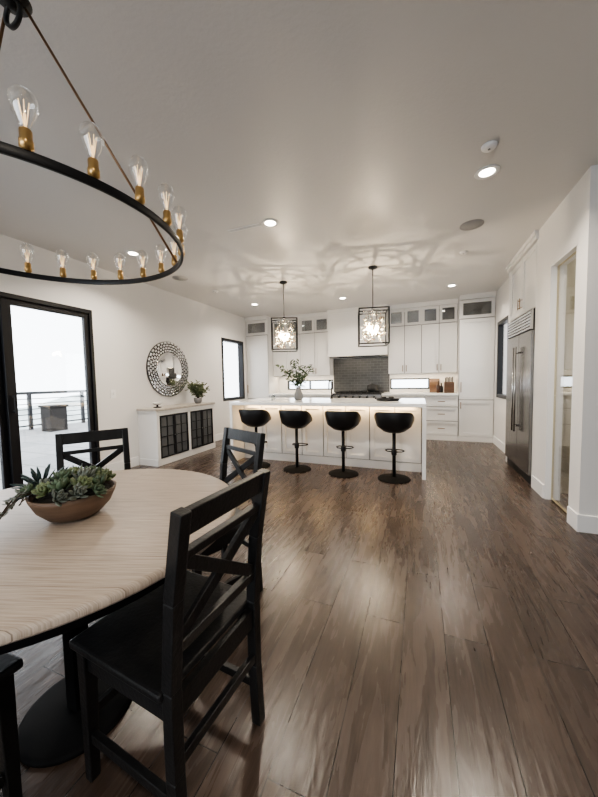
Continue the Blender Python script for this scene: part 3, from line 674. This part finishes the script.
B().lathe([(.116,.12),(.11,.135),(.03,.155),(.0001,.156)],(-.98,7.0,.966),28).lathe([(.0001,.156),(.012,.158),(.018,.175),(.0001,.18)],(-.98,7.0,.966),12).obj('lid',pot,('burner',))
kb=thing('knife_block','dark walnut knife block with black handles on the worktop','knife block',(.56,7.0,.93))
B().box(.47,.65,6.93,7.09,.93,1.15).obj('block',kb,('knifewood',),bevel=.006)
for k in range(6): B().box(.485+.026*k,.503+.026*k,6.98,7.01,1.15,1.24+.012*(k%2)).obj('knife_handle',kb,('burner',))
cb=thing('cutting_board','walnut cutting board leaning on the kitchen wall','cutting board',(.30,7.2,.93))
B().bar((.30,7.17,.932),(.30,7.27,1.22),.20,.018,(0,1,0)).obj('board',cb,('knifewood',),bevel=.006)
for i,(x,y,hh,mm) in enumerate([(.36,6.98,.24,'amber'),(.42,7.05,.20,'burner')]):
    lb={'amber':'dark amber glass bottle on the worktop','burner':'black bottle on the worktop'}[mm]
    bo=thing('bottle',lb,'bottle',(x,y,.93),group='bottles on the worktop')
    B().lathe([(.0001,0),(.032,0),(.034,.01),(.034,hh*.55),(.03,hh*.65),(.013,hh*.75),(.013,hh*.92),(.0001,hh*.92)],(x,y,.93),20).obj('bottle_body',bo,(mm,))
    B().lathe([(.0001,hh*.92),(.015,hh*.92),(.015,hh),(.0001,hh)],(x,y,.93),14).obj('cap',bo,('black',))

# ---------------------------------------------------------------- fridge wall
fr=thing('refrigerator','built-in stainless steel refrigerator with a top grille','refrigerator',(1.5,4.67,0))
FY0,FY1,FX=4.16,5.18,1.15
B().box(FX+.05,1.80,FY0,FY1,.0,1.98).obj('body',fr,('steel',))
B().box(FX+.015,FX+.05,FY0,FY1,1.76,1.98).obj('grille_panel',fr,('burner',))
b=B().box(FX-.004,FX+.02,FY0,FY0+.03,1.76,1.98).box(FX-.004,FX+.02,FY1-.03,FY1,1.76,1.98)
for k in range(6): b.bar((FX+.006,FY0+.03,1.782+.035*k),(FX+.006,FY1-.03,1.782+.035*k),.020,.012,(1,0,.6))
b.obj('grille',fr,('steel2',))
ym=4.62
for a,c_,hy in((FY0+.004,ym-.004,ym-.05),(ym+.004,FY1-.004,ym+.05)):
    d=B().box(FX,FX+.05,a,c_,.11,1.75).obj('door',fr,('steel',),bevel=.005)
    B().tube([(FX-.045,hy,.55),(FX-.045,hy,1.6)],.009,12).tube([(FX-.045,hy,.62),(FX,hy,.62)],.007,8).tube([(FX-.045,hy,1.53),(FX,hy,1.53)],.007,8).obj('handle',d,('steel2',))
B().box(FX+.03,FX+.05,FY0,FY1,0,.10).obj('kick_plate',fr,('burner',))
sp=thing('fridge_surround_cabinet','white cabinet with panel doors built above the refrigerator','cabinet',(1.5,4.68,0))
B().box(XR,1.85,4.10,4.155,0,2.70).box(XR,1.85,5.185,5.27,0,2.70).box(XR+.024,1.85,4.155,5.185,1.985,2.70).obj('body',sp,('cab',))
B().box(XR+.0205,XR+.0235,4.156,5.184,1.986,2.699).obj('gap_shade',sp,('gapshade',))
def shakerX(y0,y1,z0,z1,x,parent,fw=.06):
    b=B().box(x-.02,x,y0,y0+fw,z0,z1).box(x-.02,x,y1-fw,y1,z0,z1).box(x-.02,x,y0+fw,y1-fw,z0,z0+fw).box(x-.02,x,y0+fw,y1-fw,z1-fw,z1).box(x-.004,x,y0+fw,y1-fw,z0+fw,z1-fw)
    return b.obj('door',parent,('cab',))
for a,c_ in((4.16,4.665),(4.675,5.18)):
    d=shakerX(a,c_,2.0,2.69,XR+.02,sp); yy=c_-.03 if a<4.3 else a+.03
    B().tube([(XR-.028,yy,2.07),(XR-.028,yy,2.20)],.005,8).tube([(XR-.028,yy,2.09),(XR,yy,2.09)],.004,8).tube([(XR-.028,yy,2.18),(XR,yy,2.18)],.004,8).obj('handle',d,('bronze',))
B().box(XR-.025,1.85,4.10,5.27,2.70,C).box(XR-.045,XR-.025,4.08,5.27,2.74,C).obj('crown',sp,('cab',))
wall('wall_fridge_back','white wall behind the refrigerator','x',1.86,1.98,4.10,5.42)
wall('wall_fridge_side','white wall beside the refrigerator','y',5.275,5.42,XRK+.15,1.86)

# ---------------------------------------------------------------- console, mirror
CX0,CX1,CY0,CY1,CH=XL+.003,-3.595,3.445,4.852,.859
co=thing('console_cabinet','white sideboard with greige top and black gridded glass doors','sideboard',((CX0+CX1)/2,(CY0+CY1)/2,0))
B().box(CX0,CX1-.02,CY0+.02,CY1-.02,.0,.80).obj('body',co,('cab',),bevel=.003)
B().box(CX0,CX1+.01,CY0,CY1,.825,CH).obj('top',co,('greige',),bevel=.004)
B().box(CX0,CX1-.005,CY0+.01,CY1-.01,.79,.825).obj('moulding',co,('cab',),bevel=.003)
B().box(CX0,CX1-.008,CY0+.01,CY1-.01,0,.10).obj('plinth',co,('cab',),bevel=.003)
B().box(CX1-.022,CX1-.006,CY0+.02,CY0+.07,.1,.79).box(CX1-.022,CX1-.006,CY1-.07,CY1-.02,.1,.79).box(CX1-.022,CX1-.006,4.12,4.18,.1,.79).box(CX1-.022,CX1-.006,CY0+.07,CY1-.07,.755,.79).obj('face_frame',co,('cab',))
for g0,g1 in((CY0+.075,4.115),(4.185,CY1-.075)):
    mm=(g0+g1)/2
    for a,c_,hy in((g0,mm-.003,mm-.02),(mm+.003,g1,mm+.02)):
        x=CX1-.006
        b=B().box(x-.012,x+.004,a,a+.022,.105,.75).box(x-.012,x+.004,c_-.022,c_,.105,.75).box(x-.012,x+.004,a+.022,c_-.022,.105,.13).box(x-.012,x+.004,a+.022,c_-.022,.725,.75)
        ym2=(a+c_)/2; nz=4; dz=(.725-.13)/nz
        b.box(x-.009,x+.0,ym2-.006,ym2+.006,.13,.725)
        for k in range(1,nz): b.box(x-.009,x+.0,a+.022,c_-.022,.13+dz*k-.007,.13+dz*k+.007)
        d=b.obj('door',co,('blackframe',))
        B().box(x-.013,x-.010,a+.022,c_-.022,.13,.725).obj('glass_pane',d,('dimglass',))
        B().sph((x+.016,hy,.43),.009,seg=10).obj('knob',d,('steel2',))
mx,my,mz=XL,4.13,1.47
mr=thing('round_mirror','round wall mirror with a mosaic mirror-tile frame','mirror',(XL,my,mz))
B().lathe([(.0001,.0),(.465,.0),(.465,.02),(.0001,.02)],(XL+.001,my,mz),64,axis='X').obj('backing',mr,('grout',))
B().lathe([(.0001,.02),(.285,.02),(.285,.028),(.272,.032),(.0001,.032)],(XL+.001,my,mz),64,axis='X').obj('mirror_glass',mr,('mirror',))
b=B()
for ri in range(4):
    r0=.293+.044*ri; r1=r0+.037; nn=36
    for k in range(nn):
        am=2*math.pi*(k+.5+.5*(ri%2))/nn; da=2*math.pi*.42/nn; rm=(r0+r1)/2
        pt=lambda r_,a_,d_: (XL+d_,my+r_*math.cos(a_),mz+r_*math.sin(a_))
        c4=[pt(r0,am-da,.024),pt(r0,am+da,.024),pt(r1,am+da,.024),pt(r1,am-da,.024)]
        rr0,rr1,dd=r0+.008,r1-.008,da*.72
        i4=[pt(rr0,am-dd,.031),pt(rr0,am+dd,.031),pt(rr1,am+dd,.031),pt(rr1,am-dd,.031)]
        cv=[b.bm.verts.new(p_) for p_ in c4]; iv=[b.bm.verts.new(p_) for p_ in i4]
        b.bm.faces.new(iv).material_index=0
        for j in range(4): b.bm.faces.new((cv[j],cv[(j+1)%4],iv[(j+1)%4],iv[j])).material_index=1
b.obj('mosaic_frame',mr,('tile_silver','tile_dark'))
pl=thing('potted_plant','dry green bushy plant in a grey pot on the sideboard','plant',(-3.74,4.56,CH))
B().lathe([(.0001,0),(.05,0),(.07,.04),(.075,.10),(.068,.10),(.062,.06),(.0001,.05)],(-3.74,4.56,CH),24).obj('pot',pl,('greyceramic',))
leafy(pl,(-3.74,4.56,CH+.06),.34,30,.21,'leaf2',.085,9,16,wr=.26)
dc=thing('candle_dish','white dish on a small black stand on the sideboard','decoration',(-3.78,3.66,CH))
B().lathe([(.0001,0),(.06,0),(.06,.012),(.015,.02),(.015,.04),(.05,.05),(.0001,.052)],(-3.78,3.66,CH),24).obj('stand',dc,('black',))
B().lathe([(.0001,.053),(.05,.053),(.085,.08),(.08,.085),(.045,.062),(.0001,.06)],(-3.78,3.66,CH),28).obj('dish',dc,('ceramic',))
sw=thing('light_switch','white light switch plate on the wall','switch',(XL,3.08,1.1))
B().box(XL,XL+.006,3.04,3.12,1.04,1.16).obj('plate',sw,('trim',),bevel=.002); B().box(XL+.006,XL+.012,3.06,3.075,1.08,1.12).box(XL+.006,XL+.012,3.085,3.10,1.08,1.12).obj('rocker',sw,('trim',))

# ---------------------------------------------------------------- lights
wd=bpy.data.worlds.new('World'); scene.world=wd; wd.use_nodes=True
bg=wd.node_tree.nodes['Background']; bg.inputs[0].default_value=(.88,.94,1,1); bg.inputs[1].default_value=6.3
def area(name,loc,rot,sx,sy,e,col=(1,1,1),portal=False):
    la=bpy.data.lights.new(name,'AREA'); la.shape='RECTANGLE'; la.size=sx; la.size_y=sy; la.energy=e; la.color=col
    if portal: la.cycles.is_portal=True
    lo=bpy.data.objects.new(name,la); COL.objects.link(lo); lo.location=loc; lo.rotation_euler=[math.radians(v) for v in rot]; return lo
area('portal',(XL-.16,1.85,1.1),(0,-90,0),2.2,1.98,1,portal=True)
area('portal',(XL-.16,6.11,1.5),(0,-90,0),1.37,.89,1,portal=True)
area('portal',(-1.1,YREAR-.16,1.45),(90,0,0),4.0,1.9,1,portal=True)
area('led_strip_lamp',(-1.31,4.27,IZ-.065),(12,0,0),2.5,.02,11,(1,.66,.32))
area('undercabinet_lamp',(.03,7.1,1.335),(0,0,0),1.25,.03,7,(1,.78,.52))
area('undercabinet_lamp',(-2.65,7.1,1.335),(0,0,0),1.4,.03,7,(1,.78,.52))
area('hood_lamp',(-1.28,7.0,1.735),(0,0,0),.8,.1,3,(1,.85,.65))
area('pantry_fill',(2.0,3.55,2.6),(0,0,0),.2,.2,5,(1,.88,.66))  # unseen fill light added to brighten the pantry interior

# ---------------------------------------------------------------- camera
yaw,pit,rol=[math.radians(v) for v in(21.288,3.349,1.093)]
F0=Vector((-math.sin(yaw),math.cos(yaw),0));R0=Vector((math.cos(yaw),math.sin(yaw),0));U0=Vector((0,0,1))
F=F0*math.cos(pit)-U0*math.sin(pit);U=U0*math.cos(pit)+F0*math.sin(pit)
Rv=R0*math.cos(rol)-U*math.sin(rol);U2=U*math.cos(rol)+R0*math.sin(rol)
cam=bpy.data.cameras.new('camera'); cam.sensor_fit='VERTICAL'; cam.sensor_height=36; cam.lens=309.875/797*36; cam.clip_start=.02
co_=bpy.data.objects.new('camera',cam); COL.objects.link(co_)
mw=Matrix.Identity(4)
for i in range(3): mw[i][0]=Rv[i]; mw[i][1]=U2[i]; mw[i][2]=-F[i]
mw[0][3],mw[1][3],mw[2][3]=0,0,1.24
co_.matrix_world=mw
scene.camera=co_
for o in bpy.data.objects:
    if '_o' in o: del o['_o']
